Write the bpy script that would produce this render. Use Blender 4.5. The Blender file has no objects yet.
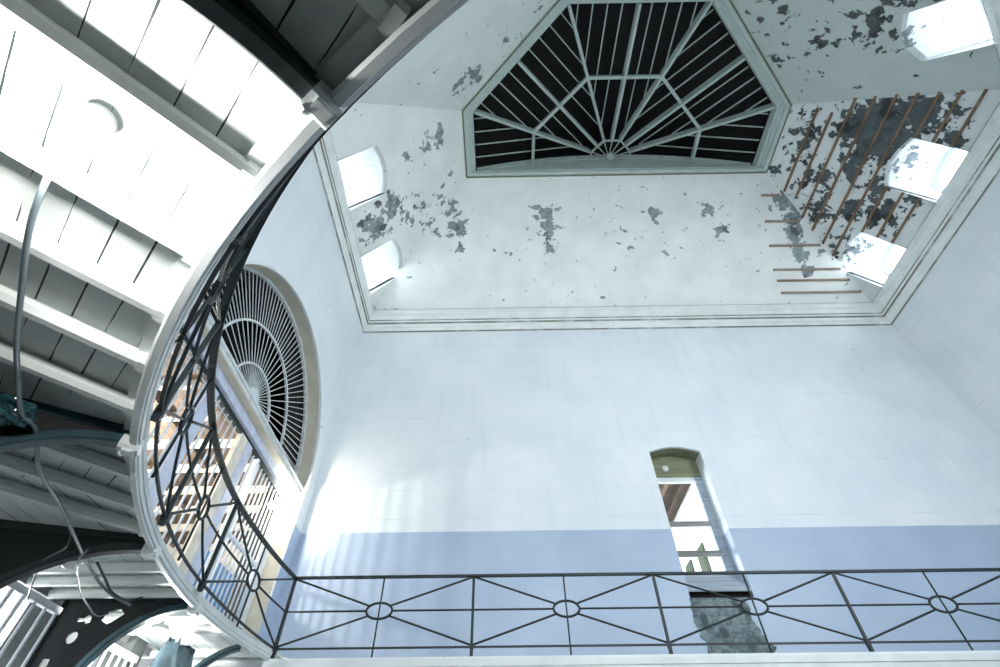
import bpy, bmesh, math, random
from mathutils import Vector, Matrix, noise
from mathutils.geometry import tessellate_polygon
random.seed(7)
PI = math.pi
EYE = 1.6                       # geometry is written relative to eye level, lifted by EYE when linked
COL = bpy.context.scene.collection
CX, CY = 3.515, 6.10            # centre of the octagonal hall
RX, RY = 3.50, 5.97             # centre of the round opening in the gallery floor
AP = 7.47                       # apothem of the octagon walls
R22 = math.tan(math.radians(22.5))

# ------------------------------------------------------------------ materials
def newmat(name):
    m = bpy.data.materials.new(name); m.use_nodes = True
    nt = m.node_tree; b = nt.nodes['Principled BSDF']
    return m, nt, b

def mathn(nt, op, a, b=None, clamp=False):
    n = nt.nodes.new('ShaderNodeMath'); n.operation = op; n.use_clamp = clamp
    for i, v in enumerate((a, b)):
        if v is None: continue
        if isinstance(v, (int, float)): n.inputs[i].default_value = v
        else: nt.links.new(v, n.inputs[i])
    return n.outputs[0]

def mixc(nt, fac, a, b):
    n = nt.nodes.new('ShaderNodeMix'); n.data_type = 'RGBA'
    if isinstance(fac, (int, float)): n.inputs[0].default_value = fac
    else: nt.links.new(fac, n.inputs[0])
    for i, v in ((6, a), (7, b)):
        if isinstance(v, tuple): n.inputs[i].default_value = (*v, 1)
        else: nt.links.new(v, n.inputs[i])
    return n.outputs[2]

def pos(nt):
    return nt.nodes.new('ShaderNodeNewGeometry').outputs['Position']

def noisen(nt, vec, scale, detail=4, rough=0.55, dist=0.0):
    n = nt.nodes.new('ShaderNodeTexNoise'); n.inputs['Scale'].default_value = scale
    n.inputs['Detail'].default_value = detail; n.inputs['Roughness'].default_value = rough
    n.inputs['Distortion'].default_value = dist
    nt.links.new(vec, n.inputs['Vector'])
    return n.outputs['Fac']

def ramp(nt, v, lo, hi):
    n = nt.nodes.new('ShaderNodeMapRange'); n.inputs[1].default_value = lo; n.inputs[2].default_value = hi
    nt.links.new(v, n.inputs[0]); return n.outputs[0]

def bump(nt, b, h, strength=0.3, dist=0.02):
    n = nt.nodes.new('ShaderNodeBump'); n.inputs['Strength'].default_value = strength
    n.inputs['Distance'].default_value = dist
    nt.links.new(h, n.inputs['Height']); nt.links.new(n.outputs[0], b.inputs['Normal'])

def plain(name, c, rough=0.6, metal=0.0, var=0.12, scale=6.0):
    m, nt, b = newmat(name)
    p = pos(nt); f = noisen(nt, p, scale, 5)
    d = tuple(max(0.0, x * (1 - var * 2)) for x in c)
    col = mixc(nt, ramp(nt, f, 0.3, 0.62), d, c)
    nt.links.new(col, b.inputs['Base Color'])
    b.inputs['Roughness'].default_value = rough; b.inputs['Metallic'].default_value = metal
    return m

def worn(name, c, under, amount=0.62, rough=0.5, scale=9.0):
    """painted surface with small worn chips"""
    m, nt, b = newmat(name)
    p = pos(nt); f = noisen(nt, p, scale, 7, 0.65)
    col = mixc(nt, ramp(nt, f, amount, amount + 0.03), c, under)
    g = noisen(nt, p, 2.5, 4)
    col = mixc(nt, ramp(nt, g, 0.35, 0.7), col, tuple(x * 0.86 for x in c))
    nt.links.new(col, b.inputs['Base Color']); b.inputs['Roughness'].default_value = rough
    return m

def wall_material():
    m, nt, b = newmat('painted_board_wall')
    p = pos(nt)
    s = nt.nodes.new('ShaderNodeSeparateXYZ'); nt.links.new(p, s.inputs[0])
    z = s.outputs['Z']
    wob = noisen(nt, p, 0.8, 2)
    zz = mathn(nt, 'ADD', z, mathn(nt, 'MULTIPLY', wob, 0.02))
    white = mixc(nt, ramp(nt, noisen(nt, p, 0.7, 5), 0.35, 0.7), (0.80, 0.84, 0.86), (0.70, 0.76, 0.80))
    dado = mixc(nt, ramp(nt, noisen(nt, p, 0.9, 5), 0.35, 0.7), (0.43, 0.52, 0.66), (0.37, 0.46, 0.60))
    col = mixc(nt, ramp(nt, zz, 4.34 + EYE, 4.352 + EYE), dado, white)
    # faint horizontal joints that fade in and out
    fr = mathn(nt, 'FRACT', mathn(nt, 'DIVIDE', zz, 0.62))
    line = mathn(nt, 'LESS_THAN', fr, 0.018)
    lm = mathn(nt, 'MULTIPLY', line, ramp(nt, noisen(nt, p, 1.1, 4), 0.46, 0.66))
    col = mixc(nt, mathn(nt, 'MULTIPLY', lm, 0.42), col, (0.30, 0.38, 0.44))
    # specks where paint is knocked off
    sp = noisen(nt, p, 7.0, 3, 0.5)
    col = mixc(nt, ramp(nt, sp, 0.765, 0.775), col, (0.16, 0.20, 0.22))
    # streaks
    mp = nt.nodes.new('ShaderNodeMapping'); mp.inputs['Scale'].default_value = (5, 5, 0.35)
    nt.links.new(p, mp.inputs['Vector'])
    st = noisen(nt, mp.outputs[0], 1.0, 5)
    col = mixc(nt, mathn(nt, 'MULTIPLY', ramp(nt, st, 0.52, 0.75), 0.14), col, (0.45, 0.52, 0.60))
    nt.links.new(col, b.inputs['Base Color']); b.inputs['Roughness'].default_value = 0.42
    return m

def peel_material(name, blobs, under, base=(0.80, 0.83, 0.80), scale=4.6, general=0.0):
    """paint flaking off plaster around given spots (x, y, z, radius, strength)"""
    m, nt, b = newmat(name)
    p = pos(nt)
    acc = None
    for (x, y, z, r, k) in blobs:
        v = nt.nodes.new('ShaderNodeVectorMath'); v.operation = 'DISTANCE'
        nt.links.new(p, v.inputs[0]); v.inputs[1].default_value = (x, y, z + EYE)
        mr = nt.nodes.new('ShaderNodeMapRange'); mr.inputs[1].default_value = 0.0; mr.inputs[2].default_value = r
        mr.inputs[3].default_value = k; mr.inputs[4].default_value = 0.0
        nt.links.new(v.outputs['Value'], mr.inputs[0])
        acc = mr.outputs[0] if acc is None else mathn(nt, 'MAXIMUM', acc, mr.outputs[0])
    n1 = noisen(nt, p, scale, 8, 0.62, 0.25)
    tot = mathn(nt, 'ADD', n1, mathn(nt, 'MULTIPLY', acc, 0.30))
    tot = mathn(nt, 'ADD', tot, general)
    mask = ramp(nt, tot, 0.672, 0.680)
    edge = ramp(nt, tot, 0.655, 0.672)
    g = noisen(nt, p, 1.2, 4)
    c0 = mixc(nt, ramp(nt, g, 0.35, 0.68), base, tuple(x * 0.90 for x in base))
    u = mixc(nt, ramp(nt, noisen(nt, p, 7, 6), 0.38, 0.62), under, tuple(min(1, x * 1.6) for x in under))
    u = mixc(nt, ramp(nt, noisen(nt, p, 2.1, 2), 0.56, 0.66), u, tuple(x * 0.45 for x in under))
    col = mixc(nt, mathn(nt, 'MULTIPLY', edge, 0.12), c0, (0.55, 0.58, 0.56))  # slight darkening painted at flake edges for the shadows they cast
    col = mixc(nt, mask, col, u)
    nt.links.new(col, b.inputs['Base Color'])
    b.inputs['Roughness'].default_value = 0.7
    bump(nt, b, mathn(nt, 'SUBTRACT', 1.0, mask), 0.6, 0.03)
    return m

def boards_material(name, d, c, pitch=0.165, gap=0.010, dark=(0.01, 0.015, 0.015)):
    """boards whose seams run across direction d (a unit xy vector): the coordinate along d is cut into boards"""
    m, nt, b = newmat(name)
    p = pos(nt)
    v = nt.nodes.new('ShaderNodeVectorMath'); v.operation = 'DOT_PRODUCT'
    nt.links.new(p, v.inputs[0]); v.inputs[1].default_value = (d[0], d[1], 0)
    t = mathn(nt, 'DIVIDE', v.outputs['Value'], pitch)
    fr = mathn(nt, 'FRACT', t); fl = mathn(nt, 'FLOOR', t)
    w = noisen(nt, p, 2.6, 3)
    wid = mathn(nt, 'MULTIPLY', ramp(nt, w, 0.36, 0.60), gap / pitch)
    seam = mathn(nt, 'LESS_THAN', fr, wid)
    wn = nt.nodes.new('ShaderNodeTexWhiteNoise'); wn.noise_dimensions = '1D'; nt.links.new(fl, wn.inputs['W'])
    col = mixc(nt, wn.outputs['Value'], c, tuple(x * 0.84 for x in c))
    g = noisen(nt, p, 5, 5)
    col = mixc(nt, ramp(nt, g, 0.45, 0.75), col, tuple(x * 0.80 for x in c))
    col = mixc(nt, seam, col, dark)
    nt.links.new(col, b.inputs['Base Color']); b.inputs['Roughness'].default_value = 0.5
    return m

def wood_material(name, a, b_, stretch=(0.6, 9, 9), rough=0.75):
    m, nt, b = newmat(name)
    mp = nt.nodes.new('ShaderNodeMapping'); mp.inputs['Scale'].default_value = stretch
    nt.links.new(pos(nt), mp.inputs['Vector'])
    f = noisen(nt, mp.outputs[0], 2.0, 6, 0.6, 0.4)
    nt.links.new(mixc(nt, ramp(nt, f, 0.35, 0.65), a, b_), b.inputs['Base Color'])
    b.inputs['Roughness'].default_value = rough
    bump(nt, b, f, 0.25, 0.01)
    return m

def brick_material():
    m, nt, b = newmat('broken_masonry')
    p = pos(nt)
    mp = nt.nodes.new('ShaderNodeMapping'); mp.inputs['Rotation'].default_value = (PI / 2, 0, 0)
    nt.links.new(p, mp.inputs['Vector'])
    br = nt.nodes.new('ShaderNodeTexBrick'); br.inputs['Scale'].default_value = 1.0
    br.inputs['Brick Width'].default_value = 0.30; br.inputs['Row Height'].default_value = 0.13
    br.inputs['Mortar Size'].default_value = 0.012
    br.inputs['Color1'].default_value = (0.17, 0.22, 0.23, 1); br.inputs['Color2'].default_value = (0.12, 0.16, 0.18, 1)
    br.inputs['Mortar'].default_value = (0.09, 0.12, 0.13, 1)
    nt.links.new(mp.outputs[0], br.inputs['Vector'])
    n1 = noisen(nt, p, 9, 7, 0.7)
    col = mixc(nt, ramp(nt, n1, 0.40, 0.62), br.outputs['Color'], (0.26, 0.33, 0.34))
    col = mixc(nt, ramp(nt, noisen(nt, p, 3.2, 6), 0.52, 0.62), col, (0.07, 0.10, 0.11))
    nt.links.new(col, b.inputs['Base Color']); b.inputs['Roughness'].default_value = 0.9
    bump(nt, b, n1, 0.8, 0.05)
    return m

def glass_material():
    m, nt, b = newmat('window_glass')
    nt.nodes.remove(b)
    tr = nt.nodes.new('ShaderNodeBsdfTransparent'); tr.inputs[0].default_value = (0.95, 0.98, 1, 1)
    gl = nt.nodes.new('ShaderNodeBsdfGlossy'); gl.inputs['Roughness'].default_value = 0.05
    mx = nt.nodes.new('ShaderNodeMixShader'); mx.inputs[0].default_value = 0.05
    nt.links.new(tr.outputs[0], mx.inputs[1]); nt.links.new(gl.outputs[0], mx.inputs[2])
    nt.links.new(mx.outputs[0], nt.nodes['Material Output'].inputs[0])
    return m

def emit_material(name, c, s):
    m, nt, b = newmat(name)
    b.inputs['Base Color'].default_value = (*c, 1)
    b.inputs['Emission Color'].default_value = (*c, 1); b.inputs['Emission Strength'].default_value = s
    return m

WHITE = worn('white_woodwork', (0.74, 0.79, 0.77), (0.20, 0.24, 0.23), 0.66)
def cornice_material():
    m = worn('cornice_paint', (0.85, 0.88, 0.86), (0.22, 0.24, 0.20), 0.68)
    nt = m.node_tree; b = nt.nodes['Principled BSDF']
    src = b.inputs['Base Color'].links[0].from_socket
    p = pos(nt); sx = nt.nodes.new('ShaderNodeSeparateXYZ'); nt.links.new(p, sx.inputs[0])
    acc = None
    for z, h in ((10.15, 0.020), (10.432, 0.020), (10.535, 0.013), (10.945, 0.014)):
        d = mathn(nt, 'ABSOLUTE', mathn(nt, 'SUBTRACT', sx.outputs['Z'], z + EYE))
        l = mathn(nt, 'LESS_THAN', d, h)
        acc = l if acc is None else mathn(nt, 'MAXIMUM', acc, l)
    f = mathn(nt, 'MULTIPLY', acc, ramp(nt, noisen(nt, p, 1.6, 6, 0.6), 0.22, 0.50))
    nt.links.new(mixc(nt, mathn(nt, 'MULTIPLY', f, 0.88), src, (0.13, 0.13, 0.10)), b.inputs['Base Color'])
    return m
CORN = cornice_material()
LANT = worn('lantern_paint', (0.52, 0.60, 0.56), (0.20, 0.22, 0.17), 0.64)
FASC = worn('ring_paint', (0.74, 0.79, 0.79), (0.10, 0.14, 0.15), 0.69)
JOIST = worn('joist_paint', (0.74, 0.78, 0.76), (0.24, 0.28, 0.27), 0.70)
WALL = wall_material()
IRON = plain('dark_green_iron', (0.010, 0.021, 0.023), 0.50, 0.0, 0.25)
TEAL = plain('bracket_iron', (0.035, 0.085, 0.100), 0.35, 0.3, 0.25)
WEBI = plain('blackened_web_iron', (0.004, 0.006, 0.007), 0.75, 0.0)
BLACK = plain('boarding_and_void_black', (0.008, 0.007, 0.006), 0.9)  # black boarding; also stands for the unlit voids behind fan and sill
GRILL = plain('grille_paint', (0.70, 0.75, 0.76), 0.5)
BAR = plain('gate_bar_paint', (0.72, 0.78, 0.84), 0.45)
STILE = plain('gate_stile_paint', (0.60, 0.66, 0.82), 0.5)
REVEAL = plain('stone_reveal', (0.62, 0.58, 0.48), 0.7, 0, 0.08, 4)
BEIGE = plain('limewashed_beige', (0.78, 0.73, 0.64), 0.7)
BROWN = wood_material('brown_ceiling_timber', (0.085, 0.058, 0.042), (0.16, 0.115, 0.085), (6, 0.6, 6))
BATT = wood_material('batten_timber', (0.13, 0.075, 0.04), (0.27, 0.17, 0.10), (7, 0.7, 7))
BATTX = wood_material('batten_timber_grey', (0.22, 0.15, 0.10), (0.40, 0.32, 0.25), (0.7, 7, 7))
OLIVE = wood_material('olive_lintel_wood', (0.13, 0.15, 0.09), (0.24, 0.25, 0.15), (0.7, 6, 6))
GREYW = wood_material('grey_weathered_wood', (0.30, 0.36, 0.42), (0.50, 0.57, 0.64), (0.6, 8, 8))
BARW = wood_material('cross_bar_wood', (0.17, 0.17, 0.16), (0.33, 0.33, 0.31), (0.6, 8, 8))
RAFT = wood_material('dark_rafters', (0.035, 0.024, 0.018), (0.08, 0.055, 0.04))
BRICK = brick_material()
GLASS = glass_material()
DKGRN = plain('dark_green_trim', (0.07, 0.09, 0.06), 0.6)
STONE = plain('ground_floor_stone', (0.07, 0.08, 0.08), 0.8, 0, 0.2, 3)
PALE = plain('pale_corridor_plaster', (0.72, 0.74, 0.70), 0.7)
FLOORM = plain('stone_floor', (0.15, 0.16, 0.16), 0.7, 0, 0.15, 2)
REVSHADE = plain('shaded_reveal_dark', (0.05, 0.05, 0.045), 0.8)  # reveal colour darkened to stand for shade behind the grille
BLUE = plain('skylit_blue', (0.16, 0.34, 0.62), 0.5)  # blue stands for sky light on the wall beyond the bars
CABLE = plain('cable_sheath', (0.20, 0.26, 0.28), 0.4)
DCABLE = plain('dark_cable_sheath', (0.03, 0.04, 0.045), 0.4)
CLOTH = plain('blue_grey_sheet', (0.22, 0.29, 0.32), 0.6, 0, 0.2, 12)
PLAST = plain('teal_plastic_film', (0.025, 0.085, 0.10), 0.12, 0, 0.3, 14)
DISC = plain('white_lamp_body', (0.80, 0.84, 0.83), 0.35)
LAMPE = emit_material('lit_lamp_glass', (1.0, 0.98, 0.94), 14)
LAMPF = emit_material('lit_flood_glass', (1.0, 0.95, 0.84), 14)

# ------------------------------------------------------------------ mesh helpers
def bm_():
    return bmesh.new()

def box(bm, x0, x1, y0, y1, z0, z1):
    vs = [bm.verts.new((x, y, z)) for x in (x0, x1) for y in (y0, y1) for z in (z0, z1)]
    for f in ((0, 1, 3, 2), (4, 6, 7, 5), (0, 4, 5, 1), (2, 3, 7, 6), (0, 2, 6, 4), (1, 5, 7, 3)):
        bm.faces.new([vs[i] for i in f])

def bar(bm, p, q, w, h, up=(0, 0, 1), ch=0.0):
    """rectangular bar from p to q; w across, h along up; ch chamfers the section"""
    p, q, up = Vector(p), Vector(q), Vector(up)
    d = (q - p).normalized(); s = d.cross(up)
    if s.length < 1e-5: s = d.cross(Vector((1, 0, 0)))
    s.normalize(); u = s.cross(d).normalized()
    a, b = w / 2, h / 2
    if ch > 0:
        sec = [(a, -b + ch), (a, b - ch), (a - ch, b), (-a + ch, b), (-a, b - ch), (-a, -b + ch), (-a + ch, -b), (a - ch, -b)]
    else:
        sec = [(a, -b), (a, b), (-a, b), (-a, -b)]
    r0 = [bm.verts.new(p + s * x + u * y) for x, y in sec]
    r1 = [bm.verts.new(q + s * x + u * y) for x, y in sec]
    n = len(sec)
    for i in range(n):
        bm.faces.new((r0[i], r0[(i + 1) % n], r1[(i + 1) % n], r1[i]))
    bm.faces.new(r0[::-1]); bm.faces.new(r1)

def tube(bm, pts, r, n=8, close=False):
    pts = [Vector(p) for p in pts]
    rings = []
    m = len(pts)
    ref = Vector((0.13, 0.21, 0.97))
    for i, p in enumerate(pts):
        if close: d = pts[(i + 1) % m] - pts[i - 1]
        else: d = pts[min(i + 1, m - 1)] - pts[max(i - 1, 0)]
        d.normalize()
        s = d.cross(ref); s.normalize(); u = s.cross(d)
        rings.append([bm.verts.new(p + s * (r * math.cos(2 * PI * k / n)) + u * (r * math.sin(2 * PI * k / n))) for k in range(n)])
    for i in range(m if close else m - 1):
        A, B = rings[i], rings[(i + 1) % m]
        for k in range(n):
            bm.faces.new((A[k], A[(k + 1) % n], B[(k + 1) % n], B[k]))
    if not close:
        bm.faces.new(rings[0][::-1]); bm.faces.new(rings[-1])

def sweep(bm, frames, section, close=False):
    """frames: list of functions (a, b) -> point; section closed polygon in (a, b)"""
    rings = [[bm.verts.new(f(a, b)) for a, b in section] for f in frames]
    n = len(section); m = len(frames)
    for i in range(m if close else m - 1):
        A, B = rings[i], rings[(i + 1) % m]
        for k in range(n):
            bm.faces.new((A[k], A[(k + 1) % n], B[(k + 1) % n], B[k]))
    if not close:
        bm.faces.new(rings[0][::-1]); bm.faces.new(rings[-1])

def plate(bm, loops, to3d, thick):
    """plate with holes: loops[0] outline, others holes, in 2d; to3d(u, v, w) with w the depth"""
    flat = [[Vector((u, v, 0)) for u, v in lp] for lp in loops]
    tris = tessellate_polygon(flat)
    allp = [p for lp in loops for p in lp]
    F = [bm.verts.new(to3d(u, v, 0)) for u, v in allp]
    B = [bm.verts.new(to3d(u, v, thick)) for u, v in allp]
    for t in tris:
        try:
            bm.faces.new([F[i] for i in t]); bm.faces.new([B[i] for i in reversed(t)])
        except ValueError: pass
    o = 0
    for lp in loops:
        n = len(lp)
        for i in range(n):
            a, b = o + i, o + (i + 1) % n
            bm.faces.new((F[a], F[b], B[b], B[a]))
        o += n

def lathe(bm, prof, c, axis=(0, 0, 1), n=20):
    """prof: list of (r, h) along axis from centre c"""
    ax = Vector(axis).normalized()
    s = ax.cross(Vector((0.31, 0.77, 0.12))); s.normalize(); u = ax.cross(s)
    c = Vector(c); rings = []
    for r, h in prof:
        rings.append([bm.verts.new(c + ax * h + (s * math.cos(2 * PI * k / n) + u * math.sin(2 * PI * k / n)) * max(r, 1e-4)) for k in range(n)])
    for A, B in zip(rings, rings[1:]):
        for k in range(n):
            bm.faces.new((A[k], A[(k + 1) % n], B[(k + 1) % n], B[k]))
    bm.faces.new(rings[0][::-1]); bm.faces.new(rings[-1])

# ------------------------------------------------------------------ object helpers
def obj(name, bm, mat, parent=None, smooth=False):
    bmesh.ops.recalc_face_normals(bm, faces=bm.faces)
    for v in bm.verts: v.co.z += EYE
    me = bpy.data.meshes.new(name); bm.to_mesh(me); bm.free()
    if smooth:
        for p in me.polygons: p.use_smooth = True
    me.materials.append(mat)
    o = bpy.data.objects.new(name, me); COL.objects.link(o)
    if parent is not None: o.parent = parent
    return o

def thing(name, label, cat, group=None):
    o = bpy.data.objects.new(name, None); COL.objects.link(o)
    o['label'] = label; o['category'] = cat
    o.empty_display_size = 0.2
    if group: o['group'] = group
    return o

def tag(o, label, cat, group=None):
    o['label'] = label; o['category'] = cat
    if group: o['group'] = group
    return o

def struct(name, bm, mat, label=None, cat='structure', parent=None, smooth=False):
    o = obj(name, bm, mat, parent, smooth)
    if parent is None:
        o['kind'] = 'structure'
        o['label'] = label or name.replace('_', ' '); o['category'] = cat
    return o

def settle():
    """put each top-level origin at the base of its thing"""
    bpy.context.view_layer.update()
    for o in [o for o in COL.objects if o.parent is None and o.type in ('EMPTY', 'MESH')]:
        if o.get('keep'): continue
        fam = [o] + list(o.children_recursive)
        co = [v.co for q in fam if q.type == 'MESH' for v in q.data.vertices]
        if not co: continue
        lo = Vector([min(c[i] for c in co) for i in range(3)]); hi = Vector([max(c[i] for c in co) for i in range(3)])
        base = Vector(((lo.x + hi.x) / 2, (lo.y + hi.y) / 2, lo.z))
        for q in fam:
            if q.type == 'MESH': q.data.transform(Matrix.Translation(-base))
        o.location = base

def arcpts(cy, cz, r, a0, a1, n):
    return [(cy + r * math.cos(a0 + (a1 - a0) * i / n), cz + r * math.sin(a0 + (a1 - a0) * i / n)) for i in range(n + 1)]

def octv(ap, k):
    """corner k of the octagon: k = 0 is the corner between west and south-west, going round by south"""
    a = math.radians(202.5 + 45 * k); r = ap / math.cos(math.radians(22.5))
    return CX + r * math.cos(a), CY + r * math.sin(a)

# ================================================================== THE SHELL
bm = bm_(); box(bm, -14, 16, -8, 16, -1.75, -1.6)
struct('floor', bm, FLOORM, 'grey stone ground floor of the hall', 'floor')

XW, XE, YB = CX - AP - 0.0 + 0.015, CX + AP, 9.0
Z0, ZC = 2.0, 10.85
# ---- back wall with its tall window niche
NX0, NX1, NZ0, NZ1 = 3.19, 4.30, 3.10, 6.085
hole = [(NX0, NZ0), (NX1, NZ0), (NX1, NZ1)] + [(NX1 + (NX0 - NX1) * i / 8, NZ1 + 0.12 * math.sin(PI * i / 8)) for i in range(1, 8)] + [(NX0, NZ1)]
bm = bm_()
plate(bm, [[(XW - 0.7, -1.6), (XE + 0.5, -1.6), (XE + 0.5, ZC), (XW - 0.7, ZC)], hole], lambda u, v, w: (u, YB + w, v), 0.5)
struct('wall_back', bm, WALL, 'white back wall above a pale blue dado', 'wall')

# ---- west wall with the arched gateway
GY, GZ, GR = 6.18, 5.03, 2.42
hole = [(GY - GR, Z0), (GY + GR, Z0)] + arcpts(GY, GZ, GR, 0, PI, 36)
hole = [hole[0], hole[1]] + hole[2:]
bm = bm_()
plate(bm, [[(3.0, 1.99), (YB + 0.02, 1.99), (YB + 0.02, ZC), (3.0, ZC)], hole], lambda u, v, w: (XW - w, u, v), 0.02)
struct('wall_left', bm, WALL, 'white left wall around the arched gateway', 'wall')
# thick stone reveal behind the thin painted face
bm = bm_()
inner = [(GY - GR, Z0), (GY + GR, Z0)] + arcpts(GY, GZ, GR, 0, PI, 36)
outer = [(2.7, 1.99), (YB + 0.3, 1.99), (YB + 0.3, 8.2), (2.7, 8.2)]
plate(bm, [outer, inner], lambda u, v, w: (XW - 0.02 - w, u, v), 0.29)
struct('trim_gateway_reveal', bm, REVEAL, 'beige reveal of the arched gateway in the left wall', 'trim')
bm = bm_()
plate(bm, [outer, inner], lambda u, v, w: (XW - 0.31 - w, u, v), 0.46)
struct('trim_gateway_core', bm, REVSHADE, 'inner side of the gateway arch behind the grille, coloured dark as shade', 'trim')
bm = bm_()
rr = [(GR + 0.0, 0), (GR + 0.05, 0), (GR + 0.05, 0.02), (GR, 0.025)]
sweep(bm, [(lambda a, b, t=PI * i / 40: (XW + b, GY + a * math.cos(t), GZ + a * math.sin(t))) for i in range(41)], rr)
struct('trim_gateway_edge', bm, WHITE, 'thin raised edge round the gateway arch', 'trim')

# ---- east, south-west and south-east walls
bm = bm_(); box(bm, XE, XE + 0.5, 2.9, YB, 1.99, ZC)
struct('wall_right', bm, WALL, 'plain bluish white right wall', 'wall')
def facet_wall(nm, k, lb, holes, zlo=1.99):
    a, b = octv(AP, k), octv(AP, k + 1)
    L = (Vector(b) - Vector(a)).length
    d = Vector((b[0] - a[0], b[1] - a[1], 0)).normalized(); nrm = Vector((d.y, -d.x, 0))
    if nrm.dot(Vector((CX - a[0], CY - a[1], 0))) > 0: nrm = -nrm
    bm = bm_()
    hl = [[(L / 2 + u0, z0), (L / 2 + u1, z0), (L / 2 + u1, z1)] + [(L / 2 + (u0 + u1) / 2 + (u1 - u0) / 2 * math.cos(PI * q / 12), z1 + (u1 - u0) / 2 * math.sin(PI * q / 12)) for q in range(1, 12)] + [(L / 2 + u0, z1)] for u0, u1, z0, z1 in holes]
    plate(bm, [[(0, zlo), (L, zlo), (L, ZC), (0, ZC)]] + hl, lambda u, v, w: (a[0] + d.x * u + nrm.x * w, a[1] + d.y * u + nrm.y * w, v), 0.4)
    return struct(nm, bm, WALL, lb, 'wall')
facet_wall('wall_left_front', 0, 'white angled wall on the left above the gallery', [])
facet_wall('wall_right_front', 2, 'white angled wall on the right above the gallery', [(-2.6, 0.2, 2.9, 6.4)])  # unseen arched opening added to let the main daylight in
facet_wall('wall_front', 1, 'wall behind the camera with a tall opening added for daylight', [(-2.6, -0.4, 2.9, 6.4)])  # unseen opening added to bring daylight further left
# ---- cornice
prof = [(-0.02, 10.14), (0.035, 10.16), (0.05, 10.26), (0.085, 10.30), (0.085, 10.42), (0.115, 10.45), (0.115, 10.53), (0.135, 10.55),
        (0.15, 10.70), (0.19, 10.74), (0.19, 10.95), (-0.02, 10.97)]
path = [octv(AP - 0.0, 1), octv(AP, 0), (XW, YB), (XE, YB), octv(AP, 3), octv(AP, 2)]
path[1] = (XW, path[1][1])
def corner_frames(path):
    fr = []
    P = [Vector(p) for p in path]
    for i, p in enumerate(P):
        d0 = (P[i] - P[i - 1]).normalized() if i else (P[1] - P[0]).normalized()
        d1 = (P[i + 1] - P[i]).normalized() if i + 1 < len(P) else d0
        def nin(d):
            n = Vector((d.y, -d.x))
            return n if n.dot(Vector((CX, 5.5)) - p) > 0 else -n
        n0, n1 = nin(d0), nin(d1)
        m = (n0 + n1); m /= max(1e-6, m.length_squared / 2) ; 
        fr.append(lambda a, b, p=p, m=m: (p.x + m.x * a, p.y + m.y * a, b))
    return fr
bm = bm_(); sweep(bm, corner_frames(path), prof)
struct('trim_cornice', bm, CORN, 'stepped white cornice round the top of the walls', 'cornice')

# ---- sloping ceiling facets with dormer openings
AT, ZT, ZS = 4.50, 14.0, 10.80
SLOPE = (ZT - ZS) / (AP - AT)
def facet_frame(ang):
    d = Vector((math.cos(ang), math.sin(ang), 0)); s = Vector((-d.y, d.x, 0))
    return d, s
def facet_point(ang, s, z, w=0.0):
    """point on the slope of the facet facing direction ang, s along it, z height, w outwards"""
    d, t = facet_frame(ang)
    a = AP - (z - ZS) / SLOPE + w
    return Vector((CX, CY, 0)) + d * a + t * s + Vector((0, 0, z))
def dormer_loop(s0, s1, zlo=10.5, zs=11.83, rise=0.13):
    n = 10
    return [(s0, zlo), (s1, zlo), (s1, zs)] + [(s1 + (s0 - s1) * i / n, zs + rise * math.sin(PI * i / n)) for i in range(1, n)] + [(s0, zs)]

left_blobs = [(-1.6, 4.6, 13.3, .45, .8), (-1.85, 4.75, 13.0, .5, .9), (-2.3, 4.9, 12.5, .35, .6), (-3.0, 6.1, 11.9, .75, 1.0), (-3.4, 6.3, 11.4, .7, 1.15),
              (-2.2, 6.3, 12.6, .6, .7), (-1.7, 6.4, 13.2, .5, .6), (-2.1, 7.0, 12.7, .5, .65), (-2.6, 6.6, 12.2, .5, .75), (-1.4, 5.9, 13.5, .4, .5), (-3.3, 7.2, 11.5, .5, .7)]
right_blobs = [(8.35, 4.7, 13.5, .75, 1.05), (8.5, 5.3, 13.4, .7, .95), (8.7, 6.2, 13.2, .7, .75), (9.6, 4.4, 12.3, 1.2, 1.75), (9.9, 3.9, 12.0, 1.0, 1.3), (9.2, 4.4, 12.7, .9, 1.4), (9.4, 5.2, 12.4, .9, 1.1),
               (9.0, 5.9, 12.9, .9, .9), (9.2, 6.7, 12.7, .8, .85), (10.2, 6.3, 11.6, .8, 1.15), (9.7, 6.5, 12.1, .8, .9), (10.5, 5.9, 11.3, .5, .9), (9.9, 5.7, 11.9, .6, 1.1), (10.5, 4.2, 11.3, .6, .9), (9.7, 7.6, 12.1, .6, .8), (8.2, 6.0, 13.7, .5, .9), (10.3, 3.6, 11.5, .6, .8)]
sw_blobs = [(-.6, 3.3, 13.5, .6, .85), (-.9, 3.6, 13.3, .5, .8), (.3, 2.4, 13.6, .5, .5), (.9, 1.7, 13.7, .4, .5)]
se_blobs = [(6.7, 2.0, 13.5, 1.0, .55), (7.6, 2.6, 13.0, .9, .55), (8.3, 2.3, 12.3, .5, .9), (8.2, 1.9, 12.2, .45, 1.05), (7.9, 1.6, 12.5, .6, .8), (8.4, 1.4, 11.9, .7, 1.0), (8.9, 1.2, 11.4, .6, 1.1),
            (8.55, 2.55, 12.1, .35, 1.2), (8.25, 2.85, 12.3, .4, 1.25), (8.8, 2.75, 11.95, .35, 1.2), (7.0, 3.0, 13.5, .5, .5), (7.2, 1.2, 12.9, .7, .6)]
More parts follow.
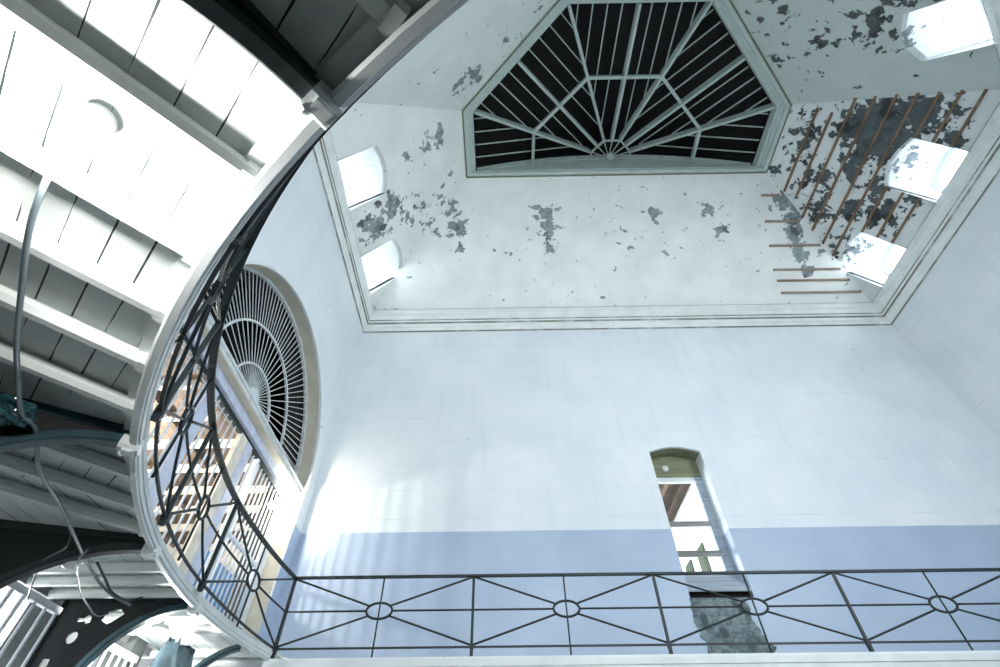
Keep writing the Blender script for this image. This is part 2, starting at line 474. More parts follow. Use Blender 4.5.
back_blobs = [(1.35, 6.9, 13.1, .50, 1.1), (1.4, 7.2, 12.75, .50, 1.1), (1.55, 7.55, 12.35, .40, .9), (2.8, 6.9, 13.1, .4, .55), (4.6, 6.95, 13.0, .35, .75), (6.2, 6.9, 13.1, .45, .8), (6.6, 7.3, 12.65, .40, .9),
              (-1.5, 6.85, 13.1, .5, .9), (-1.3, 7.2, 12.8, .5, 1.1), (-1.25, 7.55, 12.4, .35, .9), (-2.0, 7.3, 12.6, .4, .6), (3.9, 7.6, 12.3, .5, .45), (4.9, 7.8, 12.1, .4, .4),
              (8.55, 6.75, 13.25, .6, 1.3), (8.75, 7.05, 12.9, .5, 1.4), (8.75, 7.45, 12.5, .45, 1.4), (8.85, 7.85, 12.1, .42, 1.4), (9.05, 8.2, 11.7, .35, 1.1), (9.5, 7.8, 12.1, .3, .6), (3.0, 8.6, 11.2, .4, .4)]
PEEL = {270: peel_material('front_slope_plaster', sw_blobs, (0.16, 0.19, 0.18), (0.72, 0.77, 0.73)), 180: peel_material('left_slope_plaster', left_blobs, (0.20, 0.235, 0.24), (0.86, 0.88, 0.855), general=0.010),
        225: peel_material('left_front_slope_plaster', sw_blobs, (0.16, 0.19, 0.18), (0.72, 0.77, 0.73)),
        315: peel_material('right_front_slope_plaster', se_blobs, (0.055, 0.062, 0.058), (0.57, 0.62, 0.59), 3.8, 0.012),  # same paint as the other facets, base darkened for its shade
        0: peel_material('right_slope_plaster', right_blobs, (0.06, 0.075, 0.078), (0.76, 0.80, 0.79)),
        90: peel_material('back_slope_plaster', back_blobs, (0.21, 0.245, 0.25), (0.90, 0.915, 0.885), general=0.012)}
REVW = {k: peel_material('window_reveal_plaster_%d' % k, bl, (0.14, 0.17, 0.19), (0.82, 0.85, 0.86), 5.0)
        for k, bl in ((0, [(10.4, 5.0, 11.95, .7, .75), (10.3, 7.6, 11.95, .6, .9)]), (315, [(8.8, 2.3, 11.9, .55, 1.0)]), (180, [(-3.4, 5.0, 11.9, .3, .2)]))}
# window spans along each facet (s measured along the facet's own tangent)
WIN = {180: [(-(5.60 - CY), -(4.36 - CY)), (-(8.19 - CY), -(6.95 - CY))],
       0: [(4.38 - CY, 5.63 - CY), (6.96 - CY, 8.22 - CY)],
       315: [(0.48, 1.74), (-2.1, -0.85)]}
WIN[180] = [tuple(sorted(w)) for w in WIN[180]]
nm_s = {270: 'front', 180: 'left', 225: 'left_front', 315: 'right_front', 0: 'right'}
lb_s = {270: 'sloping ceiling facet above the camera', 180: 'sloping ceiling over the left wall with two windows', 225: 'sloping ceiling facet at upper left without windows',
        315: 'sloping ceiling facet at upper right with dark flaked paint', 0: 'sloping ceiling over the right wall with battens'}
wn = 0
for deg in (180, 225, 270, 315, 0):
    ang = math.radians(deg)
    h0, h1 = AP * R22, AT * R22
    lo_s, hi_s, lo_t, hi_t = -h0, h0, -h1, h1
    if deg == 180: lo_s, lo_t = -(YB - CY), 0.0          # s runs towards -y on the west facet
    if deg == 0: hi_s, hi_t = (YB - CY), 0.0
    E_ = 0.10
    loops = [[(lo_s - E_, ZS), (hi_s + E_, ZS), (hi_t + E_, ZT), (lo_t - E_, ZT)]]
    for w in WIN.get(deg, []): loops.append(dormer_loop(w[0], w[1], ZS + 0.02))
    bm = bm_()
    plate(bm, loops, lambda u, v, w: facet_point(ang, u, v, w), 0.12)
    struct('ceiling_slope_' + nm_s[deg], bm, PEEL[deg], lb_s[deg], 'ceiling')
    for (s0, s1) in WIN.get(deg, []):
        wn += 1
        d, t = facet_frame(ang)
        lp = dormer_loop(s0, s1, 10.55)
        P = lambda s, a, z: Vector((CX, CY, 0)) + d * a + t * s + Vector((0, 0, z))
        AW = AP + 0.26                                   # plane of the sash
        bm = bm_()
        A = [bm.verts.new(P(s, AP - (max(z, ZS) - ZS) / SLOPE + 0.005, z)) for s, z in lp]
        B = [bm.verts.new(P(s, AW + 0.12, z)) for s, z in lp]
        n = len(lp)
        for i in range(n): bm.faces.new((A[i], A[(i + 1) % n], B[(i + 1) % n], B[i]))
        root = struct('window_%d' % wn, bm, REVW[deg],
                      {1: 'arched dormer window in the left slope, nearer one', 2: 'arched dormer window in the left slope, nearest the back wall',
                       3: 'arched dormer window at the top right corner', 4: 'arched dormer window hidden at far right front',
                       5: 'arched dormer window in the right slope between battens', 6: 'arched dormer window in the right slope nearest the back wall'}[wn], 'window')
        # sash frame, mullion and glass
        def inset(lp, k):
            cs = (s0 + s1) / 2; cz = 11.25
            return [(cs + (s - cs) * (1 - k / 0.62), cz + (z - cz) * (1 - k / 0.68)) for s, z in lp]
        bm = bm_(); plate(bm, [lp, inset(lp, 0.075)], lambda u, v, w: P(u, AW + w, v), 0.07)
        struct('window_frame', bm, WHITE, parent=root)
        bm = bm_(); plate(bm, [inset(lp, 0.075), inset(lp, 0.11)], lambda u, v, w: P(u, AW + 0.02 + w, v), 0.035)
        cs = (s0 + s1) / 2
        bar(bm, P(cs, AW + 0.04, 10.6), P(cs, AW + 0.04, 11.88), 0.02, 0.03, d)
        struct('sash', bm, WHITE, parent=root)
        bm = bm_(); plate(bm, [inset(lp, 0.10)], lambda u, v, w: P(u, AW + 0.04 + w, v), 0.004)
        struct('pane', bm, GLASS, parent=root)
# back slope
bm = bm_()
k = (YB - CY) / (ZT - ZS)
plate(bm, [[(XW - 0.15, ZS), (XE + 0.15, ZS), (CX + AT + 0.15, ZT), (CX - AT - 0.15, ZT)]], lambda u, v, w: (u, YB - (v - ZS) * k + w, v), 0.12)
struct('ceiling_slope_back', bm, PEEL[90], 'sloping ceiling over the back wall with a grey peeled patch', 'ceiling')

# ================================================================== THE LANTERN
lan = thing('roof_lantern', 'half octagonal skylight of radiating green-grey ribs against black at top centre', 'skylight')
APEX = Vector((CX, CY + 0.06, 15.34)); ZR = 14.28; AR = 4.23
def rimpt(ap, deg, z): 
    a = math.radians(deg); return Vector((CX + ap * math.cos(a), CY + ap * math.sin(a), z))
rc = 1 / math.cos(math.radians(22.5))
# moulded rim: five half-octagon sides + straight back side
rim = [(CX - 1, CY)]
def rim_path(ap, yb):
    return [(CX - ap, yb)] + [(CX + ap * rc * math.cos(math.radians(a)), CY + ap * rc * math.sin(math.radians(a))) for a in (202.5, 247.5, 292.5, 337.5)] + [(CX + ap, yb)]
prof = [(0.02, 13.96), (-0.06, 13.93), (-0.10, 13.97), (-0.10, 14.02), (0.02, 14.02)]
steps = [(AT + 0.06, 13.96, CY + 0.05), (AT - 0.02, 13.92, CY - 0.02), (AT - 0.09, 13.97, CY - 0.08), (AT - 0.09, 14.06, CY - 0.08), (AT - 0.17, 14.08, CY - 0.10), (AT - 0.17, 14.12, CY - 0.06), (AT - 0.25, 14.13, CY + 0.0), (AT - 0.25, 14.40, CY + 0.06), (AT + 0.06, 14.42, CY + 0.05)]
bm = bm_()
rings = []
for ap, z, yb in steps:
    rings.append([bm.verts.new((x, y, z)) for x, y in rim_path(ap, yb)])
m = len(rings[0])
for a in range(len(steps)):
    A, B = rings[a], rings[(a + 1) % len(steps)]
    for i in range(m): bm.faces.new((A[i], A[(i + 1) % m], B[(i + 1) % m], B[i]))
obj('rim_moulding', bm, LANT, lan)
bm = bm_()
pr = rim_path(AT + 0.035, CY + 0.06) ; pi_ = rim_path(AT + 0.0, CY + 0.02)
A = [bm.verts.new((x, y, 13.935)) for x, y in pr]; B = [bm.verts.new((x, y, 13.918)) for x, y in pi_]
C_ = [bm.verts.new((x, y, 13.96)) for x, y in pi_]
for i in range(m):
    k2 = (i + 1) % m
    bm.faces.new((A[i], A[k2], B[k2], B[i])); bm.faces.new((B[i], B[k2], C_[k2], C_[i])); bm.faces.new((A[i], C_[i], C_[k2], A[k2]))
obj('rim_shadow_line', bm, OLIVE, lan)  # dark strip standing in for the shadow line at the rim's outer edge
# arched tympanum across the diameter
bm = bm_()
W2 = AR - 0.02
top = [(CX + W2 - 2 * W2 * i / 30, 14.42 + 0.86 * (1 - (1 - 2 * i / 30) ** 2)) for i in range(31)]
plate(bm, [[(CX - W2, 14.05), (CX + W2, 14.05)] + top], lambda u, v, w: (u, CY + 0.04 + w, v), 0.08)
ty = obj('tympanum', bm, LANT, lan)
bm = bm_()
sweep(bm, [(lambda a, b, p=p: (p[0], CY + 0.04 - a, p[1] + b)) for p in top], [(0, -0.10), (0.05, -0.10), (0.05, -0.03), (0.09, -0.03), (0.09, 0.03), (0, 0.03)])
obj('arch_moulding', bm, LANT, ty)
# ribs
def rib_line(deg, corner):
    ap = AR * (rc if corner else 1)
    return rimpt(ap, deg, ZR), APEX
hubr = 0.145
for i, deg in enumerate((202.5, 225, 247.5, 270, 292.5, 315, 337.5)):
    p, q = rib_line(deg, i % 2 == 0)
    q2 = q + (p - q) * hubr
    bm = bm_(); bar(bm, p + Vector((0, 0, .02)), q2 + Vector((0, 0, .02)), 0.075, 0.26); bar(bm, p - Vector((0, 0, .10)), q2 - Vector((0, 0, .10)), 0.045, 0.05)
    obj('rib', bm, LANT, lan)
    # thin spokes of the hub
    bm = bm_(); bar(bm, q2 - Vector((0, 0, .05)), q + (p - q) * 0.02 - Vector((0, 0, .05)), 0.030, 0.05)
    obj('hub_spoke', bm, LANT, lan)
# hub half ring and boss
bm = bm_()
ring = [rib_line(d, True)[0] for d in (202.5, 247.5, 292.5, 337.5)]
ring = [APEX + (p - APEX) * (hubr * (1.0)) for p in ring]
ring = [Vector((ring[0].x, CY - 0.12, ring[0].z))] + ring + [Vector((ring[-1].x, CY - 0.12, ring[-1].z))]
for a, b in zip(ring, ring[1:]): bar(bm, a - Vector((0, 0, .06)), b - Vector((0, 0, .06)), 0.05, 0.10)
obj('hub_ring', bm, LANT, lan)
bm = bm_(); lathe(bm, [(0.10, 0), (0.13, 0.05), (0.12, 0.10), (0.05, 0.12)], (CX, CY - 0.06, APEX.z - 0.24), (0, -0.4, -1))
obj('hub_boss', bm, LANT, lan, True)
# intermediate purlins at t = 0.41
T = 0.413
mids = [APEX + (rib_line(d, True)[0] - APEX) * (1 - T) for d in (202.5, 247.5, 292.5, 337.5)]
mids = [Vector((mids[0].x, CY - 0.1, mids[0].z))] + mids + [Vector((mids[-1].x, CY - 0.1, mids[-1].z))]
for a, b in zip(mids, mids[1:]):
    bm = bm_(); bar(bm, a, b, 0.085, 0.14); obj('purlin', bm, LANT, lan)
# thin glazing bars square to each side, above the ribs
for fdeg in (180, 225, 270, 315, 360):
    a = math.radians(fdeg); d = Vector((math.cos(a), math.sin(a), 0)); t = Vector((-d.y, d.x, 0))
    half = AR * R22
    for j in (-4, -3, -2, -1, 1, 2, 3, 4):
        s = half * j / 4.7
        P0 = Vector((CX, CY, 0)) + d * AR + t * s
        if P0.y > CY - 0.15: continue
        a_in = abs(s) / R22
        P1 = Vector((CX, CY, 0)) + d * a_in + t * s
        zf = lambda ap: APEX.z - (APEX.z - ZR) * ap / AR
        bm = bm_(); bar(bm, (P0.x, P0.y, zf(AR) + 0.17), (P1.x, P1.y, zf(a_in) + 0.17), 0.026, 0.05)
        obj('glazing_bar', bm, LANT, lan)
# boarded-over roof behind the bars
bm = bm_()
ap_v = bm.verts.new((CX, CY, APEX.z + 0.75))
rv = [bm.verts.new((x, y, ZR + 0.42)) for x, y in rim_path(AR + 0.36, CY + 0.30)]
lowr = [bm.verts.new((x, y, 13.98)) for x, y in rim_path(AR + 0.36, CY + 0.30)]
for i in range(m - 1):
    bm.faces.new((rv[i], rv[i + 1], ap_v)); bm.faces.new((rv[i], rv[i + 1], lowr[i + 1], lowr[i]))
bm.faces.new((rv[-1], rv[0], ap_v)); bm.faces.new((rv[-1], rv[0], lowr[0], lowr[-1]))
obj('roof_boarding', bm, BLACK, lan)

# ================================================================== GALLERY FLOOR AND RING
def ringarc(r, z, a0, a1, n):
    return [(RX + r * math.cos(math.radians(a0 + (a1 - a0) * i / n)), RY + r * math.sin(math.radians(a0 + (a1 - a0) * i / n)), z) for i in range(n + 1)]
A0 = 168.0; A1 = 372.0
sec = [(6.84, 1.985), (6.84, 1.86), (6.825, 1.845), (6.79, 1.845), (6.788, 1.862), (6.778, 1.865), (6.776, 1.90), (6.768, 1.903), (6.766, 1.945), (6.79, 1.965), (6.80, 1.985)]
bm = bm_()
sweep(bm, [(lambda a, b, t=math.radians(A0 + (A1 - A0) * i / 96): (RX + a * math.cos(t), RY + a * math.sin(t), b)) for i in range(97)], sec)
struct('trim_ring', bm, FASC, 'white moulded ring beam round the gallery opening', 'beam', smooth=False)
yB = 7.50
xl, xr = RX - 6.62, RX + 6.62
bm = bm_()
sec2 = [(0.02, 1.892), (-0.01, 1.888), (-0.015, 1.86), (-0.035, 1.855), (-0.035, 1.775), (-0.02, 1.77), (-0.02, 1.68), (0.16, 1.68), (0.16, 1.90)]
sweep(bm, [(lambda a, b, x=x: (x, yB - 0.02 + a, b)) for x in (xl - 0.12, xr + 0.12)], sec2)
struct('trim_fascia_back', bm, FASC, 'white beam edge under the straight back railing', 'beam')

def wedge_plate(k_ang, zb, zt, mat, nm, lb):
    """gallery boards of one octagon wedge between the ring and the outer wall"""
    a0, a1 = k_ang - 22.5, k_ang + 22.5
    bm = bm_(); n = 16; inn, out = [], []
    for i in range(n + 1):
        a = math.radians(a0 + (a1 - a0) * i / n)
        # inner: ring circle (own centre); take ray from hall centre
        dx, dy = math.cos(a), math.sin(a)
        ox, oy = CX - RX, CY - RY
        B = ox * dx + oy * dy; Cc = ox * ox + oy * oy - 6.83 ** 2
        r = -B + math.sqrt(B * B - Cc)
        inn.append((CX + dx * r, CY + dy * r))
        R = 8.6 / math.cos(a - math.radians(k_ang))
        out.append((CX + dx * R, CY + dy * R))
    plate(bm, [inn + out[::-1]], lambda u, v, w: (u, v, zb + w), zt - zb)
    return struct(nm, bm, mat, lb, 'ceiling')
s2 = math.sqrt(0.5)
PAINT = (0.74, 0.79, 0.77)
BD = {225: boards_material('boards_left_front', (s2, s2), PAINT), 180: boards_material('boards_left', (1, 0), PAINT), 270: boards_material('boards_front', (0, 1), PAINT), 315: boards_material('boards_right_front', (s2, -s2), PAINT)}
ceil_sw = wedge_plate(225, 1.985, 2.01, BD[225], 'ceiling_gallery_left_front', 'white boarded underside of the gallery at upper left')
ceil_s = wedge_plate(270, 1.985, 2.01, BD[270], 'ceiling_gallery_front', 'boarded underside of the gallery above the camera')
ceil_se = wedge_plate(315, 1.985, 2.01, BD[315], 'ceiling_gallery_right_front', 'boarded underside of the gallery at right front')
ceil_e = wedge_plate(0, 1.985, 2.01, BD[180], 'ceiling_gallery_right', 'boarded underside of the gallery at right')
bm = bm_()
pts = []
for i in range(17):
    a = math.radians(202.5 - (202.5 - 168.0) * i / 16)
    dx, dy = math.cos(a), math.sin(a); ox, oy = CX - RX, CY - RY
    B = ox * dx + oy * dy; Cc = ox * ox + oy * oy - 6.83 ** 2
    r = -B + math.sqrt(B * B - Cc); pts.append((CX + dx * r, CY + dy * r))
plate(bm, [pts + [(CX - 6.72, 9.0), (CX - 8.6, 9.0), (CX - 8.6, CY - 8.6 * R22)]], lambda u, v, w: (u, v, 1.985 + w), 0.025)
ceil_w = struct('ceiling_gallery_left', bm, BD[180], 'boarded underside of the gallery at lower left', 'ceiling')
bm = bm_(); box(bm, xl - 0.1, XE, 7.60, 9.0, 1.82, 1.90)
struct('ceiling_gallery_back', bm, JOIST, 'gallery floor along the back wall', 'floor')

def joists(ang, offs, parent):
    d = Vector((math.cos(math.radians(ang)), math.sin(math.radians(ang)), 0)); t = Vector((d.y, -d.x, 0))
    for off in offs:
        # start on the ring, end at the wall (offset measured as in perpendicular distance from the centre line)
        base = Vector((CX, CY, 0)) + t * off
        rel = base - Vector((RX, RY, 0))
        B = rel.dot(d); Cc = rel.length_squared - 6.84 ** 2
        a = -B + math.sqrt(B * B - Cc)
        p = base + d * a; q = base + d * 8.5
        bm = bm_()
        bar(bm, (p.x, p.y, 1.94), (q.x, q.y, 1.94), 0.10, 0.09, ch=0.028)
        e = p + d * 0.05
        bar(bm, (p.x, p.y, 1.936), (e.x, e.y, 1.936), 0.125, 0.098, ch=0.02)
        obj('joist', bm, JOIST, parent)
joists(225, [-2.85, -2.38, -1.90, -1.38, -0.50, 0.03, 0.50, 0.96, 1.43, 2.24, 2.69, 3.09], ceil_sw)
joists(180, [-1.43, -1.13, -0.80, -0.1, 0.35, 1.3, 1.75, 2.2], ceil_w)
joists(270, [-2.7, -2.2, -1.7, -1.2, -0.7, -0.2, 0.3, 0.8, 1.3, 1.8, 2.3, 2.8], ceil_s)
# edge board on the boards beside the ring
for ang, par in ((225, ceil_sw), (270, ceil_s)):
    bm = bm_()
    sweep(bm, [(lambda a, b, t=math.radians(ang - 22.5 + 45 * i / 20): (RX + a * math.cos(t), RY + a * math.sin(t), b)) for i in range(21)],
          [(6.84, 1.985), (6.84, 1.95), (6.915, 1.95), (6.915, 1.985)])
    obj('edge_board', bm, JOIST, par)

# ================================================================== ARCHED BRACKETS
def bracket(ang, off, label, teal=False, web=True, holes=False, w=0.05, ax=0.95, az=0.95):
    """cast-iron bracket from the ring down to the wall, in the wedge facing ang, off to one side"""
    d = Vector((math.cos(math.radians(ang)), math.sin(math.radians(ang)), 0)); t = Vector((d.y, -d.x, 0))
    base = Vector((CX, CY, 0)) + t * off
    rel = base - Vector((RX, RY, 0)); B = rel.dot(d)
    a0 = -B + math.sqrt(B * B - (rel.length_squared - 6.84 ** 2)) - 0.02
    a1 = a0 + ax
    arc = [(a0 + ax * math.sin(PI / 2 * i / 24), 1.895 - az * (1 - math.cos(PI / 2 * i / 24))) for i in range(25)]
    root = thing('arched_bracket', label, 'bracket', 'iron brackets under the gallery')
    P = lambda a, z, w=0.0: base + d * a + t * w + Vector((0, 0, z))
    mat = TEAL if teal else IRON
    bm = bm_()
    def nrm(i):
        p, q = arc[max(i - 1, 0)], arc[min(i + 1, 24)]
        v = Vector((q[0] - p[0], q[1] - p[1])).normalized(); return Vector((-v.y, v.x))
    fr = [(lambda a, b, i=i: P(arc[i][0] + nrm(i).x * b, arc[i][1] + nrm(i).y * b, a)) for i in range(25)]
    sweep(bm, fr, [(-w, -0.035), (-w + 0.012, -0.045), (w - 0.012, -0.045), (w, -0.035), (w, -0.005), (0.022, 0.005), (0.022, 0.03), (-0.022, 0.03), (-0.022, 0.005), (-w, -0.005)])
    obj('arched_rib', bm, mat, root)
    if web:
        j = 1
        outl = [(arc[i][0], arc[i][1]) for i in range(j, 25)] + [(8.20, arc[24][1]), (8.20, 1.95), (arc[j][0], 1.95)]
        hl = []
        def circ(a, z, r, sx=1.0):
            return [(a + r * sx * math.cos(2 * PI * k / 14), z + r * math.sin(2 * PI * k / 14)) for k in range(14)]
        if holes:
            hl = [circ(7.93, 1.58, 0.055, 0.9),
                  [(7.54, 1.80), (7.66, 1.70), (7.74, 1.74), (7.70, 1.82), (7.60, 1.85)],
                  [(7.84, 1.72), (7.88, 1.70), (7.90, 1.73), (7.97, 1.72), (7.98, 1.76), (7.91, 1.76), (7.89, 1.79), (7.85, 1.77)],
                  [(7.98, 1.12), (8.08, 1.12), (8.08, 1.40), (8.02, 1.40)]]
        bm = bm_(); plate(bm, [outl] + hl, lambda u, v, w_: P(u, v, w_ - 0.012), 0.024)
        wb = obj('spandrel_web', bm, WEBI, root)
        if holes:
            bm = bm_()
            tube(bm, [P(7.93 + 0.062 * math.cos(2 * PI * k / 16), 1.58 + 0.066 * math.sin(2 * PI * k / 16)) for k in range(16)], 0.012, 6, True)
            obj('ring_ornament', bm, mat, wb)
        bm = bm_(); bar(bm, P(a0 + 0.02, 1.955), P(8.16, 1.955), 0.045, 0.06); obj('top_flange', bm, mat, root)
    bm = bm_()
    bar(bm, P(a0 - 0.05, 1.872), P(a0 + 0.07, 1.872), 0.105, 0.10, ch=0.018)
    bar(bm, P(a0 - 0.03, 1.82), P(a0 + 0.04, 1.82), 0.07, 0.025, ch=0.008)
    eb = obj('end_block', bm, FASC, root)
    bm = bm_(); lathe(bm, [(0.022, 0), (0.022, 0.02), (0.010, 0.028)], P(a0 + 0.05, 1.83, 0.04), -d + Vector((0, 0, -0.6)), 8)
    obj('bolt', bm, FASC, eb)
    return root
bracket(-126.8, 0, 'dark iron bracket beam crossing the bright boards at top left', w=0.042)
bracket(-149.7, 0, 'teal arched bracket meeting the ring at mid left, plastic caught on it', teal=True)
bracket(-163.6, 0, 'dark arched bracket behind the small round lamp at lower left', ax=1.22, az=1.05)
bracket(-175.4, 0, 'black pierced bracket with light showing through its holes', teal=True, holes=True)
bracket(173.0, 0, 'teal arched bracket nearest the left end of the straight railing', teal=True, web=False)

# ================================================================== GALLERY RAILINGS
ZB, ZT_, ZM, ZBR = 1.895, 2.93, 2.465, 2.005
def ellipse_pts(f, u, z, ru, rz, n=24):
    return [f(u + ru * math.cos(2 * PI * k / n), z + rz * math.sin(2 * PI * k / n)) for k in range(n)]
def railing(label, f, posts, nsub, ZB):
    """f(u, z) -> point; posts: list of u"""
    root = thing('gallery_railing', label, 'railing')
    n = max(2, nsub * (len(posts) - 1))
    us = [posts[0] + (posts[-1] - posts[0]) * i / n for i in range(n + 1)]
    def strip(name, z, w, h):
        bm = bm_()
        fr = []
        for i, u in enumerate(us):
            p = f(u, z); q = f(us[min(i + 1, n)], z); o = f(us[max(i - 1, 0)], z)
            dd = (q - o).normalized(); s = Vector((dd.y, -dd.x, 0))
            fr.append(lambda a, b, p=p, s=s: p + s * a + Vector((0, 0, b)))
        sweep(bm, fr, [(-w / 2, -h / 2), (w / 2, -h / 2), (w / 2, h / 2 * 0.4), (w * 0.3, h / 2), (-w * 0.3, h / 2), (-w / 2, h / 2 * 0.4)])
        obj(name, bm, IRON, root)
    strip('handrail', ZT_, 0.062, 0.034)
    strip('bottom_rail', ZBR, 0.024, 0.024)
    for u in posts:
        bm = bm_()
        p, q = f(u, ZB - 0.01), f(u, ZT_)
        d = (f(u + 1e-3, ZT_) - f(u - 1e-3, ZT_)).normalized()
        bar(bm, p, q, 0.036, 0.036, d)
        bar(bm, f(u, ZB), f(u, ZBR), 0.05, 0.042, d)
        bar(bm, f(u, ZBR - 0.03), f(u, ZBR + 0.03), 0.058, 0.05, d)
        obj('post', bm, IRON, root)
    for u0, u1 in zip(posts, posts[1:]):
        um = (u0 + u1) / 2
        L = (f(u1, ZM) - f(u0, ZM)).length
        k = (u1 - u0) / L
        ru, rz = 0.185 * k * min(1, L / 2.2), 0.105
        bm = bm_(); tube(bm, ellipse_pts(f, um, ZM, ru, rz), 0.017, 8, True); obj('oval', bm, IRON, root, True)
        bm = bm_(); tube(bm, [f(um, ZB), f(um, ZM), f(um, ZT_)], 0.012, 6); obj('centre_bar', bm, IRON, root, True)
        for sa in (-1, 1):
            e = u0 if sa < 0 else u1
            pts = [f(e + (um + sa * ru - e) * i / 8, ZM) for i in range(9)]
            bm = bm_(); tube(bm, pts, 0.013, 6); obj('mid_rail', bm, IRON, root, True)
            for sz, z0 in ((1, ZT_ - 0.015), (-1, ZBR + 0.02)):
                ue, ze = um + sa * ru * 0.80, ZM + sz * rz * 0.62
                pts = [f(e + (ue - e) * i / 8, z0 + (ze - z0) * i / 8) for i in range(9)]
                bm = bm_(); tube(bm, pts, 0.014, 6); obj('diagonal_bar', bm, IRON, root, True)
    return root
railing('long straight dark iron railing with ovals along the back gallery', lambda u, z: Vector((u, yB, z)), [-3.155 + 2.677 * i for i in range(6)], 2, 1.895)
# the curved part; angle in degrees about the opening's centre
def curve_point(u, z):
    r = 6.745 + 0.135 * max(0.0, (181.0 - u) / 14.4) ** 1.6
    return Vector((RX + 0.04 + r * math.cos(math.radians(u)), RY - 0.06 + r * math.sin(math.radians(u)), z))
railing('curved dark iron railing sweeping round the left side of the opening', curve_point, [166.6, 185.6, 198.0, 211.0, 224.8, 239.5, 254.5], 10, 1.94)

# ================================================================== LUNETTE GRILLE AND GATE IN THE WEST WALL
XG = XW - 0.30
LY, LZ, HZ = 6.15, 5.10, 5.30
fan = thing('fan_grille', 'half round fan grille of radiating bars over the left gateway', 'grille')
bm = bm_()
sweep(bm, [(lambda a, b, t=PI * i / 40: (XG + b, GY + a * math.cos(t), GZ + a * math.sin(t))) for i in range(41)], [(GR - 0.05, -0.03), (GR + 0.01, -0.03), (GR + 0.01, 0.03), (GR - 0.05, 0.03)])
obj('hoop', bm, GRILL, fan)
def fan_end(t):
    """distance from the hub to the hoop in direction t"""
    dx, dz = math.cos(t), math.sin(t); ox, oz = LY - GY, HZ - GZ
    B = ox * dx + oz * dz
    return -B + math.sqrt(B * B - (ox * ox + oz * oz - (GR - 0.03) ** 2))
def fan_bar(t, r0, r1):
    bm = bm_(); bar(bm, (XG, LY + r0 * math.cos(t), HZ + r0 * math.sin(t)), (XG, LY + r1 * math.cos(t), HZ + r1 * math.sin(t)), 0.013, 0.012, (1, 0, 0))
    obj('radial_bar', bm, GRILL, fan)
NI = 28
for i in range(NI):
    t = -0.12 + (PI + 0.24) * (i + 0.5) / NI
    fan_bar(t, 0.19, fan_end(t))
for i in range(NI - 1):
    t = -0.12 + (PI + 0.24) * (i + 1) / NI
    fan_bar(t, -0.2 * math.sin(t) + math.sqrt(1.47 ** 2 - 0.04 * math.cos(t) ** 2), fan_end(t))
for r in (0.755, 1.47):
    bm = bm_()
    sweep(bm, [(lambda a, b, t=PI * i / 40: (XG + b, LY + a * math.cos(t), LZ + a * math.sin(t))) for i in range(41)], [(r - 0.018, -0.02), (r + 0.018, -0.02), (r + 0.018, 0.02), (r - 0.018, 0.02)])
    obj('ring_bar', bm, GRILL, fan)
bm = bm_()
plate(bm, [[(LY - 0.21, LZ - 0.02)] + [(LY + 0.21 * math.cos(PI - PI * i / 16), HZ + 0.19 * math.sin(PI - PI * i / 16)) for i in range(17)] + [(LY + 0.21, LZ - 0.02)]], lambda u, v, w: (XG + 0.03 - w, u, v), 0.06)
obj('hub', bm, GRILL, fan)
# box coloured black to stand for the unlit void behind the fan
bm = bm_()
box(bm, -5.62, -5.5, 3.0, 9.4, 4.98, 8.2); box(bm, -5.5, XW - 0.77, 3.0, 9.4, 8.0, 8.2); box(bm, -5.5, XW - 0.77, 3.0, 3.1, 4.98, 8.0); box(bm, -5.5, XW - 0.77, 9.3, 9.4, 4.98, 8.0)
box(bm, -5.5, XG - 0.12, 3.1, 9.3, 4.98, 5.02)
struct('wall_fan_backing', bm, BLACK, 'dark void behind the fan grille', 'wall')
# transom
gate = thing('gateway_screen', 'tall barred gateway screen with lavender stiles under the fan grille', 'gate')
bm = bm_()
y0, y1 = GY - GR + 0.01, GY + GR - 0.01
box(bm, XG - 0.12, XW - 0.07, y0, y1, 4.955, 5.06)
box(bm, XG - 0.12, XW - 0.05, y0, y1, 5.02, 5.07)
tr = obj('transom', bm, GRILL, gate)
bm = bm_(); box(bm, XG - 0.12, XW - 0.075, y0, y1, 4.935, 4.955); obj('transom_soffit', bm, REVEAL, tr)
bm = bm_(); box(bm, XG - 0.14, XW - 0.21, y0, y1, 4.78, 4.935); obj('gate_head', bm, STILE, gate)
bm = bm_(); box(bm, XG - 0.06, XG + 0.02, y0, y1, 4.70, 4.78); obj('head_bead', bm, IRON, gate)
for a, b, mt in ((5.12, 5.36, STILE), (6.30, 6.52, BEIGE), (6.54, 6.74, STILE), (7.02, 7.10, BAR), (3.78, 3.95, STILE), (8.32, 8.56, BAR)):
    bm = bm_(); box(bm, XG - 0.05, XG + 0.03, a, b, 2.0, 4.72); obj('stile', bm, mt, gate)
ys = [4.05 + 0.165 * i for i in range(7)] + [5.48 + 0.16 * i for i in range(5)] + [6.80 + 0.125 * i for i in range(2)] + [7.20 + 0.135 * i for i in range(9)]
for y in ys:
    bm = bm_(); tube(bm, [(XG - 0.01, y, 2.0), (XG - 0.01, y, 3.4), (XG - 0.01, y, 4.72)], 0.017, 8); obj('gate_bar', bm, BAR, gate, True)
for z in (3.45,):
    bm = bm_(); box(bm, XG - 0.03, XG + 0.02, 7.1, 8.32, z - 0.03, z + 0.03); obj('gate_rail', bm, BAR, gate)
bm = bm_(); box(bm, XG - 0.30, XG - 0.26, 7.1, 8.30, 2.0, 3.25); obj('skylit_panel', bm, BLUE, gate)  # panel added in place of the blue sky-lit wall beyond
